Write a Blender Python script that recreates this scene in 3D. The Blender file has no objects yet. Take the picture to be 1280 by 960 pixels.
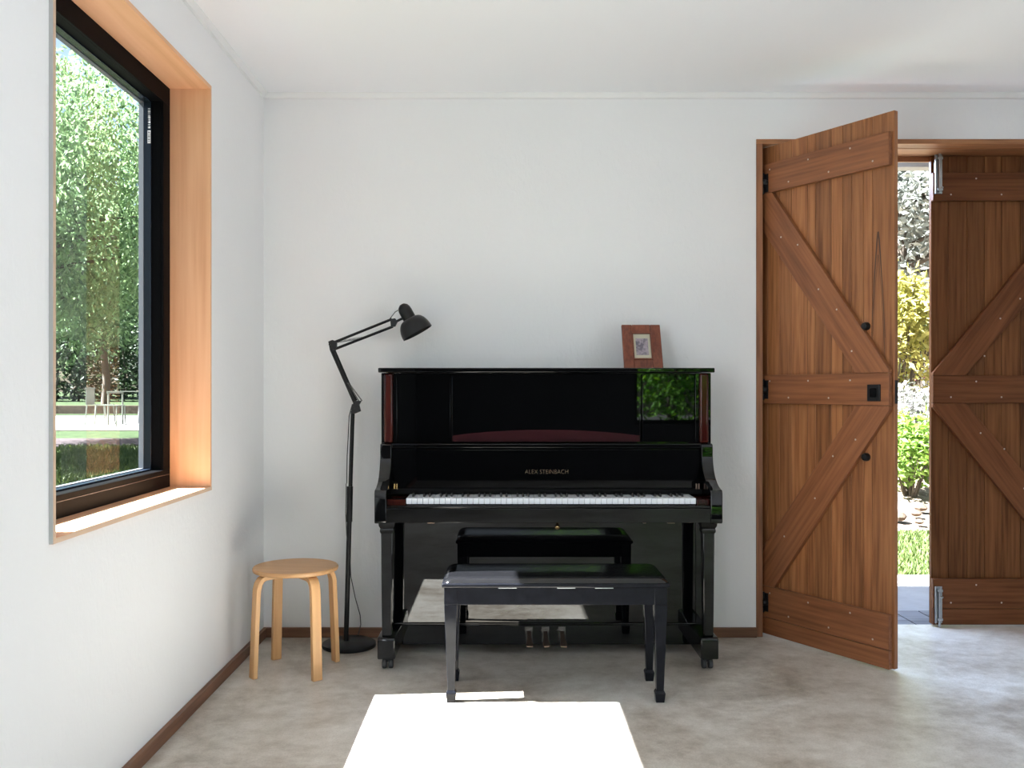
import bpy, math, random
from mathutils import Vector, Matrix
PI = math.pi
C = bpy.context.scene.collection
F = 1150.0                       # focal length in pixels of the 1280 px frame
CX, CY, CH = 630.0, 487.0, 1.2   # vanishing point and camera height


def at(px, py, D):
    """point at distance D that the photograph shows at (px, py)"""
    return ((px - CX) / F * D, D, CH + (CY - py) / F * D)


# ------------------------------------------------------------------ mesh helper
class MB:
    def __init__(s):
        s.v = []; s.f = []

    def add(s, vs, fs):
        n = len(s.v); s.v += [tuple(a) for a in vs]; s.f += [tuple(i + n for i in q) for q in fs]; return s

    def box(s, x0, x1, y0, y1, z0, z1):
        vs = [(x, y, z) for z in (z0, z1) for y in (y0, y1) for x in (x0, x1)]
        return s.add(vs, [(0, 2, 3, 1), (4, 5, 7, 6), (0, 1, 5, 4), (2, 6, 7, 3), (0, 4, 6, 2), (1, 3, 7, 5)])

    def taper(s, c0, w0, d0, c1, w1, d1):
        """box from rectangle (w0,d0) at c0 to rectangle (w1,d1) at c1, sections horizontal"""
        vs = []
        for c, w, d in ((c0, w0, d0), (c1, w1, d1)):
            for sy in (-1, 1):
                for sx in (-1, 1):
                    vs.append((c[0] + sx * w / 2, c[1] + sy * d / 2, c[2]))
        return s.add(vs, [(0, 2, 3, 1), (4, 5, 7, 6), (0, 1, 5, 4), (2, 6, 7, 3), (0, 4, 6, 2), (1, 3, 7, 5)])

    def prism(s, poly, a0, a1, axis='y'):
        """poly in the other two axes (order x,y,z), extruded along axis"""
        n = len(poly)
        def P(p, a):
            if axis == 'y': return (p[0], a, p[1])
            if axis == 'x': return (a, p[0], p[1])
            return (p[0], p[1], a)
        vs = [P(p, a0) for p in poly] + [P(p, a1) for p in poly]
        fs = [tuple(range(n)), tuple(range(2 * n - 1, n - 1, -1))]
        fs += [(i + n, (i + 1) % n + n, (i + 1) % n, i) for i in range(n)]
        return s.add(vs, fs)

    def tube(s, pts, r, n=10, cap=True):
        pts = [Vector(p) for p in pts]
        rs = r if isinstance(r, (list, tuple)) else [r] * len(pts)
        up = None; base = len(s.v)
        for i, p in enumerate(pts):
            t = (pts[min(i + 1, len(pts) - 1)] - pts[max(i - 1, 0)])
            t = t.normalized() if t.length > 1e-9 else Vector((0, 0, 1))
            if up is None:
                up = Vector((0, 0, 1)) if abs(t.z) < .9 else Vector((1, 0, 0))
            a = up - t * up.dot(t)
            a = a.normalized() if a.length > 1e-6 else t.orthogonal().normalized()
            b = t.cross(a); up = a
            for k in range(n):
                th = 2 * PI * k / n
                s.v.append(tuple(p + (a * math.cos(th) + b * math.sin(th)) * rs[i]))
        for i in range(len(pts) - 1):
            for k in range(n):
                q = base + i * n
                s.f.append((q + k, q + (k + 1) % n, q + n + (k + 1) % n, q + n + k))
        if cap:
            s.f.append(tuple(base + k for k in range(n - 1, -1, -1)))
            q = base + (len(pts) - 1) * n
            s.f.append(tuple(q + k for k in range(n)))
        return s

    def lathe(s, prof, n=40, M=None):
        """prof: list of (r, z); revolved round z, then moved by matrix M"""
        vs = []; fs = []
        for r, z in prof:
            for k in range(n):
                th = 2 * PI * k / n
                vs.append(Vector((r * math.cos(th), r * math.sin(th), z)))
        for i in range(len(prof) - 1):
            for k in range(n):
                fs.append((i * n + k, i * n + (k + 1) % n, (i + 1) * n + (k + 1) % n, (i + 1) * n + k))
        if prof[0][0] > 1e-6: fs.append(tuple(range(n - 1, -1, -1)))
        if prof[-1][0] > 1e-6: fs.append(tuple((len(prof) - 1) * n + k for k in range(n)))
        if M is not None: vs = [M @ v for v in vs]
        return s.add(vs, fs)

    def build(s, name, m, parent=None, bevel=0, smooth=True, seg=2):
        me = bpy.data.meshes.new(name); me.from_pydata(s.v, [], s.f); me.update()
        if s.v and len(s.f) < 20000:
            import bmesh
            b = bmesh.new(); b.from_mesh(me); bmesh.ops.recalc_face_normals(b, faces=b.faces); b.to_mesh(me); b.free()
        if smooth:
            me.polygons.foreach_set('use_smooth', [True] * len(me.polygons))
            me.set_sharp_from_angle(angle=math.radians(38))
        me.materials.append(m)
        o = bpy.data.objects.new(name, me); C.objects.link(o)
        if parent is not None: o.parent = parent
        if bevel:
            md = o.modifiers.new('bevel', 'BEVEL'); md.width = bevel; md.segments = seg
            md.limit_method = 'ANGLE'; md.angle_limit = math.radians(40); md.harden_normals = False
        return o


def tag(o, label=None, cat=None, group=None, kind=None):
    if label: o['label'] = label
    if cat: o['category'] = cat
    if group: o['group'] = group
    if kind: o['kind'] = kind
    return o


def empty(name, loc=(0, 0, 0), rz=0):
    o = bpy.data.objects.new(name, None); C.objects.link(o)
    o.location = loc; o.rotation_euler = (0, 0, rz); o.empty_display_size = .1
    return o


def aim(p, d):
    """matrix that takes z to direction d and the origin to p"""
    d = Vector(d).normalized()
    return Matrix.Translation(p) @ d.to_track_quat('Z', 'Y').to_matrix().to_4x4()


# ------------------------------------------------------------------ materials
def newmat(name):
    m = bpy.data.materials.new(name); m.use_nodes = True
    nt = m.node_tree; b = nt.nodes['Principled BSDF']
    return m, nt, b


def N(nt, t, **k):
    n = nt.nodes.new(t)
    for a, v in k.items(): setattr(n, a, v)
    return n


def lowspec(m, v):
    m.node_tree.nodes['Principled BSDF'].inputs['Specular IOR Level'].default_value = v; return m


def mat(name, col, rough=.5, metal=0, spec=.5, coat=0, ior=1.5, var=0, bump=0, scale=20, detail=4):
    m, nt, b = newmat(name); L = nt.links
    b.inputs['Base Color'].default_value = (*col, 1)
    b.inputs['Roughness'].default_value = rough; b.inputs['Metallic'].default_value = metal
    b.inputs['IOR'].default_value = ior; b.inputs['Specular IOR Level'].default_value = spec
    b.inputs['Coat Weight'].default_value = coat
    tc = N(nt, 'ShaderNodeTexCoord')
    nz = N(nt, 'ShaderNodeTexNoise'); nz.inputs['Scale'].default_value = scale; nz.inputs['Detail'].default_value = detail
    L.new(tc.outputs['Object'], nz.inputs['Vector'])
    if var:
        mx = N(nt, 'ShaderNodeMixRGB', blend_type='MIX')
        mx.inputs[1].default_value = (*[c * (1 - var) for c in col], 1)
        mx.inputs[2].default_value = (*[min(1, c * (1 + var)) for c in col], 1)
        L.new(nz.outputs['Fac'], mx.inputs[0]); L.new(mx.outputs[0], b.inputs['Base Color'])
    if bump:
        bp = N(nt, 'ShaderNodeBump'); bp.inputs['Strength'].default_value = bump; bp.inputs['Distance'].default_value = .01
        L.new(nz.outputs['Fac'], bp.inputs['Height']); L.new(bp.outputs[0], b.inputs['Normal'])
    return m


def ramp(nt, stops):
    r = N(nt, 'ShaderNodeValToRGB'); e = r.color_ramp.elements
    e[0].position, e[0].color = stops[0][0], (*stops[0][1], 1)
    e[1].position, e[1].color = stops[-1][0], (*stops[-1][1], 1)
    for p, c in stops[1:-1]:
        q = e.new(p); q.color = (*c, 1)
    return r


def wood(name, cols, axis='z', rot=None, rough=.45, scale=1.0, island=.35, bump=.15, streak=1.0, spec=.4):
    """grain along axis; each loose board gets its own offset and tint"""
    m, nt, b = newmat(name); L = nt.links
    tc = N(nt, 'ShaderNodeTexCoord'); mp0 = N(nt, 'ShaderNodeMapping')
    if rot: mp0.inputs['Rotation'].default_value = rot
    L.new(tc.outputs['Object'], mp0.inputs['Vector'])
    geo = N(nt, 'ShaderNodeNewGeometry')
    sc = N(nt, 'ShaderNodeVectorMath', operation='SCALE'); sc.inputs[0].default_value = (7.3, 5.1, 9.7)
    L.new(geo.outputs['Random Per Island'], sc.inputs['Scale'])
    ad = N(nt, 'ShaderNodeVectorMath', operation='ADD')
    L.new(mp0.outputs[0], ad.inputs[0]); L.new(sc.outputs[0], ad.inputs[1])
    s1 = {'x': (1.2, 28, 28), 'y': (28, 1.2, 28), 'z': (28, 28, 1.2)}[axis]
    s2 = {'x': (.8, 6, 6), 'y': (6, .8, 6), 'z': (6, 6, .8)}[axis]
    mp1 = N(nt, 'ShaderNodeMapping'); mp1.inputs['Scale'].default_value = [q * scale for q in s1]
    mp2 = N(nt, 'ShaderNodeMapping'); mp2.inputs['Scale'].default_value = [q * scale for q in s2]
    for q in (mp1, mp2): L.new(ad.outputs[0], q.inputs['Vector'])
    n1 = N(nt, 'ShaderNodeTexNoise'); n1.inputs['Scale'].default_value = 2.5; n1.inputs['Detail'].default_value = 6
    n2 = N(nt, 'ShaderNodeTexNoise'); n2.inputs['Scale'].default_value = 1.3; n2.inputs['Detail'].default_value = 3
    n2.inputs['Distortion'].default_value = .8
    L.new(mp1.outputs[0], n1.inputs['Vector']); L.new(mp2.outputs[0], n2.inputs['Vector'])
    w = N(nt, 'ShaderNodeMath', operation='MULTIPLY'); L.new(n2.outputs['Fac'], w.inputs[0]); w.inputs[1].default_value = 14
    sn = N(nt, 'ShaderNodeMath', operation='SINE'); L.new(w.outputs[0], sn.inputs[0])
    ms = N(nt, 'ShaderNodeMath', operation='MULTIPLY_ADD'); L.new(sn.outputs[0], ms.inputs[0]); ms.inputs[1].default_value = .10 * streak
    L.new(n1.outputs['Fac'], ms.inputs[2])
    r = ramp(nt, [(.28, cols[0]), (.5, cols[1]), (.74, cols[2])]); L.new(ms.outputs[0], r.inputs['Fac'])
    hs = N(nt, 'ShaderNodeHueSaturation')
    mr = N(nt, 'ShaderNodeMapRange'); mr.inputs['To Min'].default_value = 1 - island; mr.inputs['To Max'].default_value = 1 + island
    L.new(geo.outputs['Random Per Island'], mr.inputs['Value']); L.new(mr.outputs[0], hs.inputs['Value'])
    L.new(r.outputs[0], hs.inputs['Color']); L.new(hs.outputs[0], b.inputs['Base Color'])
    b.inputs['Roughness'].default_value = rough; b.inputs['Specular IOR Level'].default_value = spec
    bp = N(nt, 'ShaderNodeBump'); bp.inputs['Strength'].default_value = bump; bp.inputs['Distance'].default_value = .003
    L.new(n1.outputs['Fac'], bp.inputs['Height']); L.new(bp.outputs[0], b.inputs['Normal'])
    return m


def plaster(name, col):
    m, nt, b = newmat(name); L = nt.links
    tc = N(nt, 'ShaderNodeTexCoord')
    mp = N(nt, 'ShaderNodeMapping'); mp.inputs['Scale'].default_value = (9, 9, 5)
    L.new(tc.outputs['Object'], mp.inputs['Vector'])
    n1 = N(nt, 'ShaderNodeTexNoise'); n1.inputs['Scale'].default_value = 5; n1.inputs['Detail'].default_value = 9; n1.inputs['Roughness'].default_value = .62
    n1.inputs['Distortion'].default_value = .4
    L.new(mp.outputs[0], n1.inputs['Vector'])
    n2 = N(nt, 'ShaderNodeTexNoise'); n2.inputs['Scale'].default_value = 1.2; n2.inputs['Detail'].default_value = 3
    L.new(tc.outputs['Object'], n2.inputs['Vector'])
    r = ramp(nt, [(.3, tuple(c * .965 for c in col)), (.7, col)]); L.new(n2.outputs['Fac'], r.inputs['Fac'])
    L.new(r.outputs[0], b.inputs['Base Color'])
    b.inputs['Roughness'].default_value = .85; b.inputs['Specular IOR Level'].default_value = .25
    bp = N(nt, 'ShaderNodeBump'); bp.inputs['Strength'].default_value = .55; bp.inputs['Distance'].default_value = .0035
    L.new(n1.outputs['Fac'], bp.inputs['Height']); L.new(bp.outputs[0], b.inputs['Normal'])
    return m


def concrete():
    m, nt, b = newmat('polished_concrete'); L = nt.links
    tc = N(nt, 'ShaderNodeTexCoord')
    def nz(s, d, ro=.6, dist=0):
        n = N(nt, 'ShaderNodeTexNoise'); n.inputs['Scale'].default_value = s; n.inputs['Detail'].default_value = d
        n.inputs['Roughness'].default_value = ro; n.inputs['Distortion'].default_value = dist
        L.new(tc.outputs['Object'], n.inputs['Vector']); return n
    a = nz(1.6, 8, .62, .6); f = nz(14, 8, .7); s = nz(160, 3)
    mx = N(nt, 'ShaderNodeMath', operation='MULTIPLY_ADD'); L.new(f.outputs['Fac'], mx.inputs[0]); mx.inputs[1].default_value = .55
    L.new(a.outputs['Fac'], mx.inputs[2])
    r = ramp(nt, [(.56, (.29, .245, .20)), (.69, (.43, .385, .33)), (.80, (.55, .51, .455)), (.95, (.68, .65, .60))])
    L.new(mx.outputs[0], r.inputs['Fac'])
    m2 = N(nt, 'ShaderNodeMixRGB', blend_type='MULTIPLY'); m2.inputs[0].default_value = .35
    r2 = ramp(nt, [(.35, (.55, .55, .55)), (.5, (1, 1, 1))]); L.new(s.outputs['Fac'], r2.inputs['Fac'])
    L.new(r.outputs[0], m2.inputs[1]); L.new(r2.outputs[0], m2.inputs[2]); L.new(m2.outputs[0], b.inputs['Base Color'])
    rr = N(nt, 'ShaderNodeMapRange'); rr.inputs['To Min'].default_value = .28; rr.inputs['To Max'].default_value = .5
    L.new(f.outputs['Fac'], rr.inputs['Value']); L.new(rr.outputs[0], b.inputs['Roughness'])
    b.inputs['Specular IOR Level'].default_value = .5
    bp = N(nt, 'ShaderNodeBump'); bp.inputs['Strength'].default_value = .12; bp.inputs['Distance'].default_value = .003
    L.new(f.outputs['Fac'], bp.inputs['Height']); L.new(bp.outputs[0], b.inputs['Normal'])
    return m


def glass(name, boost=1.0):
    m = bpy.data.materials.new(name); m.use_nodes = True; nt = m.node_tree; nt.nodes.clear()
    o = N(nt, 'ShaderNodeOutputMaterial'); mx = N(nt, 'ShaderNodeMixShader')
    t = N(nt, 'ShaderNodeBsdfTransparent'); t.inputs[0].default_value = (.93, .96, .95, 1)
    g = N(nt, 'ShaderNodeBsdfGlossy'); g.inputs['Roughness'].default_value = 0
    L = nt.links
    lw = N(nt, 'ShaderNodeLayerWeight'); lw.inputs['Blend'].default_value = .5
    pw = N(nt, 'ShaderNodeMath', operation='POWER'); L.new(lw.outputs['Facing'], pw.inputs[0]); pw.inputs[1].default_value = 5
    fr = N(nt, 'ShaderNodeMath', operation='MULTIPLY_ADD'); L.new(pw.outputs[0], fr.inputs[0]); fr.inputs[1].default_value = .9; fr.inputs[2].default_value = .06
    L.new(fr.outputs[0], mx.inputs[0]); L.new(t.outputs[0], mx.inputs[1]); L.new(g.outputs[0], mx.inputs[2])
    L.new(mx.outputs[0], o.inputs[0]); return m


def leafmat(name, dark, light, trans=.45):
    m = bpy.data.materials.new(name); m.use_nodes = True; nt = m.node_tree; nt.nodes.clear(); L = nt.links
    o = N(nt, 'ShaderNodeOutputMaterial'); mx = N(nt, 'ShaderNodeMixShader'); mx.inputs[0].default_value = trans
    d = N(nt, 'ShaderNodeBsdfPrincipled'); d.inputs['Roughness'].default_value = .55; d.inputs['Specular IOR Level'].default_value = .25
    t = N(nt, 'ShaderNodeBsdfTranslucent')
    geo = N(nt, 'ShaderNodeNewGeometry'); tc = N(nt, 'ShaderNodeTexCoord')
    nz = N(nt, 'ShaderNodeTexNoise'); nz.inputs['Scale'].default_value = 1.4; L.new(tc.outputs['Object'], nz.inputs['Vector'])
    ad = N(nt, 'ShaderNodeMath', operation='MULTIPLY_ADD'); L.new(geo.outputs['Random Per Island'], ad.inputs[0]); ad.inputs[1].default_value = .7
    sb = N(nt, 'ShaderNodeMath', operation='SUBTRACT'); L.new(nz.outputs['Fac'], sb.inputs[0]); sb.inputs[1].default_value = .35
    L.new(sb.outputs[0], ad.inputs[2])
    r = ramp(nt, [(0, dark), (1, light)]); L.new(ad.outputs[0], r.inputs['Fac'])
    L.new(r.outputs[0], d.inputs['Base Color'])
    hs = N(nt, 'ShaderNodeHueSaturation'); hs.inputs['Saturation'].default_value = 1.15; hs.inputs['Hue'].default_value = .485
    L.new(r.outputs[0], hs.inputs['Color']); L.new(hs.outputs[0], t.inputs[0])
    L.new(d.outputs[0], mx.inputs[1]); L.new(t.outputs[0], mx.inputs[2]); L.new(mx.outputs[0], o.inputs[0])
    return m


def ground(name, stops, scale=6, bump=.6, rough=.9, stretch=(1, 1, 1)):
    m, nt, b = newmat(name); L = nt.links
    tc = N(nt, 'ShaderNodeTexCoord'); mp = N(nt, 'ShaderNodeMapping'); mp.inputs['Scale'].default_value = stretch
    L.new(tc.outputs['Object'], mp.inputs[0])
    n = N(nt, 'ShaderNodeTexNoise'); n.inputs['Scale'].default_value = scale; n.inputs['Detail'].default_value = 9; n.inputs['Roughness'].default_value = .7
    L.new(mp.outputs[0], n.inputs['Vector']); r = ramp(nt, stops); L.new(n.outputs['Fac'], r.inputs['Fac'])
    L.new(r.outputs[0], b.inputs['Base Color']); b.inputs['Roughness'].default_value = rough; b.inputs['Specular IOR Level'].default_value = .15
    bp = N(nt, 'ShaderNodeBump'); bp.inputs['Strength'].default_value = bump; bp.inputs['Distance'].default_value = .03
    L.new(n.outputs['Fac'], bp.inputs['Height']); L.new(bp.outputs[0], b.inputs['Normal'])
    return m


M = {}
M['wall'] = plaster('white_trowelled_plaster', (.80, .80, .808))
M['ceiling'] = mat('ceiling_paint', (.90, .91, .935), .9, spec=.2)
M['trimwhite'] = mat('white_trim_paint', (.78, .78, .78), .6, spec=.3)
M['dark_wall'] = mat('dimmed_rear_wall', (.035, .034, .034), .8, spec=.1)  # near-black stands in for the dim rear space the piano mirrors
M['floor'] = concrete()
PLY = [(.54, .28, .145), (.64, .36, .205), (.71, .43, .26)]
M['ply_y'] = wood('plywood_lining_lengthwise', PLY, 'y', rough=.55, scale=.35, island=.03, bump=.03, streak=.7)
M['ply_z'] = wood('plywood_lining_upright', PLY, 'z', rough=.55, scale=.35, island=.03, bump=.03, streak=.7)
M['ply_edge'] = mat('plywood_edge', (.50, .36, .26), .7)
M['ply_edge_grey'] = mat('lining_edge_grey', (.42, .42, .41), .7)  # even grey for the outer side of the near lining
DW = [(.15, .052, .017), (.265, .103, .037), (.355, .150, .057)]
M['door_z'] = wood('door_boards', DW, 'z', rough=.42, island=.20, streak=.6)
DL = [(.14, .049, .019), (.20, .073, .029), (.26, .10, .040)]
M['door_x'] = wood('door_ledge_timber', DL, 'x', rough=.42, island=.08)
M['brace_a'] = wood('door_brace_timber_falling', DL, 'x', rot=(0, -math.atan(1.365), 0), rough=.42, island=.08)
M['brace_b'] = wood('door_brace_timber_rising', DL, 'x', rot=(0, math.atan(1.365), 0), rough=.42, island=.08)
M['darkgrain'] = mat('dark_heart_grain', (.06, .024, .011), .5)
M['jamb'] = wood('door_frame_timber', [(.13, .05, .022), (.22, .09, .042), (.30, .13, .06)], 'z', rough=.5, island=.05)
M['head'] = wood('door_head_timber', [(.16, .065, .026), (.30, .13, .055), (.38, .17, .075)], 'x', rough=.5, island=.05)
M['base_x'] = wood('skirting_timber_across', [(.10, .045, .024), (.145, .066, .037), (.19, .09, .05)], 'x', rough=.5, island=.02)
M['base_y'] = wood('skirting_timber_along', [(.10, .045, .024), (.145, .066, .037), (.19, .09, .05)], 'y', rough=.5, island=.02)
M['alu'] = mat('black_aluminium', (.003, .003, .0035), .5, spec=.03, var=.1)
M['alu_side'] = mat('black_aluminium_gloss', (.008, .013, .022), .25, spec=.3, var=.1)
M['gasket'] = mat('grey_glass_spacer', (.09, .10, .115), .5)
M['glass'] = glass('window_glass')
M['black_metal'] = mat('black_powder_coat', (.008, .008, .009), .36, spec=.28, var=.1)
M['galv'] = mat('galvanised_steel', (.42, .44, .46), .35, metal=.9, var=.2, scale=60)
M['screw'] = mat('steel_screw', (.55, .47, .42), .4, metal=.6)
M['piano'] = mat('black_piano_lacquer', (.0012, .0013, .0016), .02, ior=1.46, spec=.5, var=.1)
M['mahog'] = wood('dark_mahogany_lacquer', [(.014, .002, .0015), (.028, .004, .003), (.045, .007, .004)], 'z', rough=.06, island=.02, bump=0, spec=.3)
M['inlay'] = mat('mahogany_inlay', (.028, .008, .010), .08, spec=.7, var=.2)
M['ivory'] = mat('white_key', (.78, .80, .83), .22, var=.02)
M['ebony'] = mat('black_key', (.008, .008, .008), .25)
M['ebony_matt'] = mat('black_felt_strip', (.006, .006, .006), .7, spec=.1)
M['brass'] = mat('brass', (.75, .50, .22), .22, metal=1, var=.1)
M['brass_dull'] = mat('worn_brass_pedal', (.24, .17, .13), .35, metal=.85, var=.15)
M['gold'] = mat('gold_lettering', (.17, .12, .075), .5, metal=.2)
M['rubber'] = mat('caster_rubber', (.03, .032, .035), .6, var=.2)
M['bench'] = mat('worn_black_bench_lacquer', (.006, .0065, .009), .13, ior=1.45, var=.6, scale=30, bump=.05)
lowspec(M['bench'], .17)
M['bench_top'] = mat('black_bench_seat_vinyl', (.006, .006, .007), .10, ior=1.5, var=.3, scale=40, bump=.04)
M['birch_z'] = wood('birch_upright', [(.50, .27, .115), (.59, .335, .15), (.66, .40, .195)], 'z', rough=.42, island=.04, bump=.03, scale=.6, streak=.5)
M['birch_x'] = wood('birch_seat', [(.42, .225, .10), (.49, .275, .125), (.55, .32, .155)], 'x', rough=.42, island=.02, bump=.03, scale=.6, streak=.6)
M['spring'] = mat('lamp_spring_steel', (.10, .10, .10), .4, metal=.6)
M['lampwhite'] = mat('lamp_bulb_white', (.7, .7, .68), .3)
M['frame'] = wood('red_brown_frame_wood', [(.09, .022, .010), (.15, .038, .018), (.20, .055, .026)], 'z', rough=.4, island=.1, scale=1.6)
M['matboard'] = mat('cream_mount', (.50, .47, .36), .8, var=.04)
M['sticker'] = mat('sticker_white', (.75, .72, .72), .6)
M['ink'] = mat('sticker_ink', (.03, .03, .03), .6)
# print in the small frame: soft greys
m, nt, b = newmat('faded_grey_print')
tc = N(nt, 'ShaderNodeTexCoord'); nz = N(nt, 'ShaderNodeTexNoise'); nz.inputs['Scale'].default_value = 38; nz.inputs['Detail'].default_value = 2; nz.inputs['Distortion'].default_value = 1.2
nt.links.new(tc.outputs['Object'], nz.inputs['Vector'])
r = ramp(nt, [(.35, (.10, .09, .12)), (.5, (.26, .22, .26)), (.65, (.36, .31, .34))]); nt.links.new(nz.outputs['Fac'], r.inputs['Fac'])
nt.links.new(r.outputs[0], b.inputs['Base Color']); b.inputs['Roughness'].default_value = .5
M['print'] = m
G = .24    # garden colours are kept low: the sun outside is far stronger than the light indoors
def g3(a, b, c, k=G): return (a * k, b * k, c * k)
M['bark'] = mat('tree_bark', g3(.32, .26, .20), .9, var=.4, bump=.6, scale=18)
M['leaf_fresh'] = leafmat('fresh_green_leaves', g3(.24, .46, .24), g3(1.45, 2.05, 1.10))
M['leaf_rear'] = leafmat('sunny_green_leaves', (.06, .20, .03), (.32, .68, .11))  # leaf colour raised so the tree's reflection in the piano reads brighter
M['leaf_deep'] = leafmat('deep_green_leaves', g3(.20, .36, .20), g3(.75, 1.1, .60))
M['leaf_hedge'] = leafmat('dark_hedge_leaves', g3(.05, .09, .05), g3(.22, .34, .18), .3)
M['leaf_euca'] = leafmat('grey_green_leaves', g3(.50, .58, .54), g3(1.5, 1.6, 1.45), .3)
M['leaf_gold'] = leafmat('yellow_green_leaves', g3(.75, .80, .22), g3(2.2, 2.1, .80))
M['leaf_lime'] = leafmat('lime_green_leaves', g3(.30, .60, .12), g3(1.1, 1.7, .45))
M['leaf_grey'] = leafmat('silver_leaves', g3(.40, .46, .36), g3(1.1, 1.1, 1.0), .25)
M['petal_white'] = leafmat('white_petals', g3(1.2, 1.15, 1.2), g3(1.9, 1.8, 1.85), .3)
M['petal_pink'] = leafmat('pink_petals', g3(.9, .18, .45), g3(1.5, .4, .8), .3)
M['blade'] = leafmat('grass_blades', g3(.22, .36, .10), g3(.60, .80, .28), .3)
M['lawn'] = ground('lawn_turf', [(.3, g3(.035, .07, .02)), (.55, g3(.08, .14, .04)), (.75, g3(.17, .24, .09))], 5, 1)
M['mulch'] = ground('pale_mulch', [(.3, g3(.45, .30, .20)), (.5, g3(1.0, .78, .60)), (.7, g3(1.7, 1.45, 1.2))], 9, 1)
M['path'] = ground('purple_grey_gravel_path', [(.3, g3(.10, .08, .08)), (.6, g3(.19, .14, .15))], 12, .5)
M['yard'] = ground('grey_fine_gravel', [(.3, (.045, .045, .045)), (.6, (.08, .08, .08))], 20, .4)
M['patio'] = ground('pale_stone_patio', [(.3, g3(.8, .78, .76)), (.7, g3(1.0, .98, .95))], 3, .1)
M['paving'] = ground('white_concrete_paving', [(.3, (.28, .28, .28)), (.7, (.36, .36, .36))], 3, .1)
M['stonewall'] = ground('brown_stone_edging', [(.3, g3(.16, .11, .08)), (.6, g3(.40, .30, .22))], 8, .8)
M['deck'] = wood('weathered_deck_timber', [(.11, .11, .12), (.17, .17, .185), (.24, .24, .26)], 'x', rough=.7, island=.15)
M['eave'] = mat('cream_eave_beam', (.30, .29, .27), .7)
M['garden_metal'] = mat('sage_garden_furniture_paint', g3(.55, .60, .48), .5)
M['garden_white'] = mat('white_garden_furniture_paint', g3(1.2, 1.2, 1.2), .5)

# ------------------------------------------------------------------ room shell
WX, WY, CZ = -1.167, 4.467, 2.637          # left wall face, back wall face, ceiling
RX, RY = 4.6, -4.0                         # right wall face, rear wall face


def struct(name, mb, m, bevel=0):
    return tag(mb.build(name, m, None, bevel), kind='structure')


struct('floor', MB().box(WX - .3, RX + .3, RY - .3, 4.70, -.15, 0), M['floor'])
struct('ceiling', MB().box(WX - .3, RX + .3, RY - .3, WY + .25, CZ, CZ + .15), M['ceiling'])
# left wall with the window hole
WN, WF, WB, WT = 2.360, 3.640, .803, 2.400   # outer edges of the timber lining
LX = WX - .275
mb = MB()
mb.box(LX, WX, -.6, WN, 0, CZ); mb.box(LX, WX, WF, WY + .25, 0, CZ)
mb.box(LX, WX, WN, WF, 0, WB); mb.box(LX, WX, WN, WF, WT, CZ)
struct('wall_left', mb, M['wall'])
struct('wall_left_rear', MB().box(LX, WX, RY, -.6, 0, CZ), M['dark_wall'])  # unseen stretch darkened so the piano mirrors a dim room
# back wall with the double door hole
DX0, DX1, DT = 1.224, 3.10, 2.415
mb = MB()
mb.box(WX, DX0, WY, WY + .25, 0, CZ); mb.box(DX1, RX, WY, WY + .25, 0, CZ); mb.box(DX0, DX1, WY, WY + .25, DT, CZ)
struct('wall_back', mb, M['wall'])
# right wall with a wide opening, rear wall with one window and a high strip window
mb = MB()
mb.box(RX, RX + .25, RY, -3.5, 0, CZ); mb.box(RX, RX + .25, -.3, WY + .25, 0, CZ); mb.box(RX, RX + .25, -3.5, -.3, 2.4, CZ)
struct('wall_right', mb, M['wall'])
mb = MB()
y0, y1 = RY - .25, RY
mb.box(WX, 1.73, y0, y1, 0, 1.62); mb.box(WX, -.9, y0, y1, 1.62, CZ); mb.box(-.9, 1.45, y0, y1, 2.5, CZ)
mb.box(1.45, 1.73, y0, y1, 1.62, CZ); mb.box(1.73, 3.2, y0, y1, 0, .745); mb.box(1.73, 3.2, y0, y1, 2.4, CZ)
mb.box(3.2, RX, y0, y1, 0, CZ)
struct('wall_rear', mb, M['dark_wall'])


def plain_window(name, a, b, z0, z1, axis, c0, c1, n=1):
    r = tag(empty(name, (0, 0, 0)), kind='structure')
    f = MB(); w = .05
    def bx(u0, u1, q0, q1, d0=c0, d1=c1, t=f):
        if axis == 'x': t.box(u0, u1, d0, d1, q0, q1)
        else: t.box(d0, d1, u0, u1, q0, q1)
    bx(a, b, z0, z0 + w); bx(a, b, z1 - w, z1); bx(a, a + w, z0 + w, z1 - w); bx(b - w, b, z0 + w, z1 - w)
    for k in range(1, n):
        u = a + (b - a) * k / n; bx(u - w / 2, u + w / 2, z0 + w, z1 - w)
    f.build('window_frame', M['alu'], r)
    p = MB(); mid = (c0 + c1) / 2
    q = [(a + w, z0 + w), (b - w, z0 + w), (b - w, z1 - w), (a + w, z1 - w)]
    p.add([(u, mid, z) if axis == 'x' else (mid, u, z) for u, z in q], [(0, 1, 2, 3)]); p.build('pane', M['glass'], r)


plain_window('window_2', 1.73, 3.2, .745, 2.4, 'x', RY - .2, RY - .12)
plain_window('window_3', -.9, 1.45, 1.62, 2.5, 'x', RY - .2, RY - .12)  # unseen strip window, added for light from the rear
plain_window('window_4', -3.5, -.3, 0.0, 2.4, 'y', RX + .1, RX + .18, 4)  # unseen glazing, added for light from the right

# skirting and cornice
T = .018
struct('baseboard_left', MB().box(WX, WX + T, RY, WY - T, 0, .047), M['base_y'], .002)
struct('baseboard_back', MB().box(WX, DX0, WY - T, WY, 0, .047), M['base_x'], .002)
co = [(0, 0), (.024, 0), (.024, -.006), (.012, -.024), (0, -.026)]
struct('trim_1', MB().prism([(WX + a, CZ + b) for a, b in co], RY, WY - .026, 'y'), M['trimwhite'])
struct('trim_2', MB().prism([(WY - a, CZ + b) for a, b in co], WX, RX, 'x'), M['trimwhite'])

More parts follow.
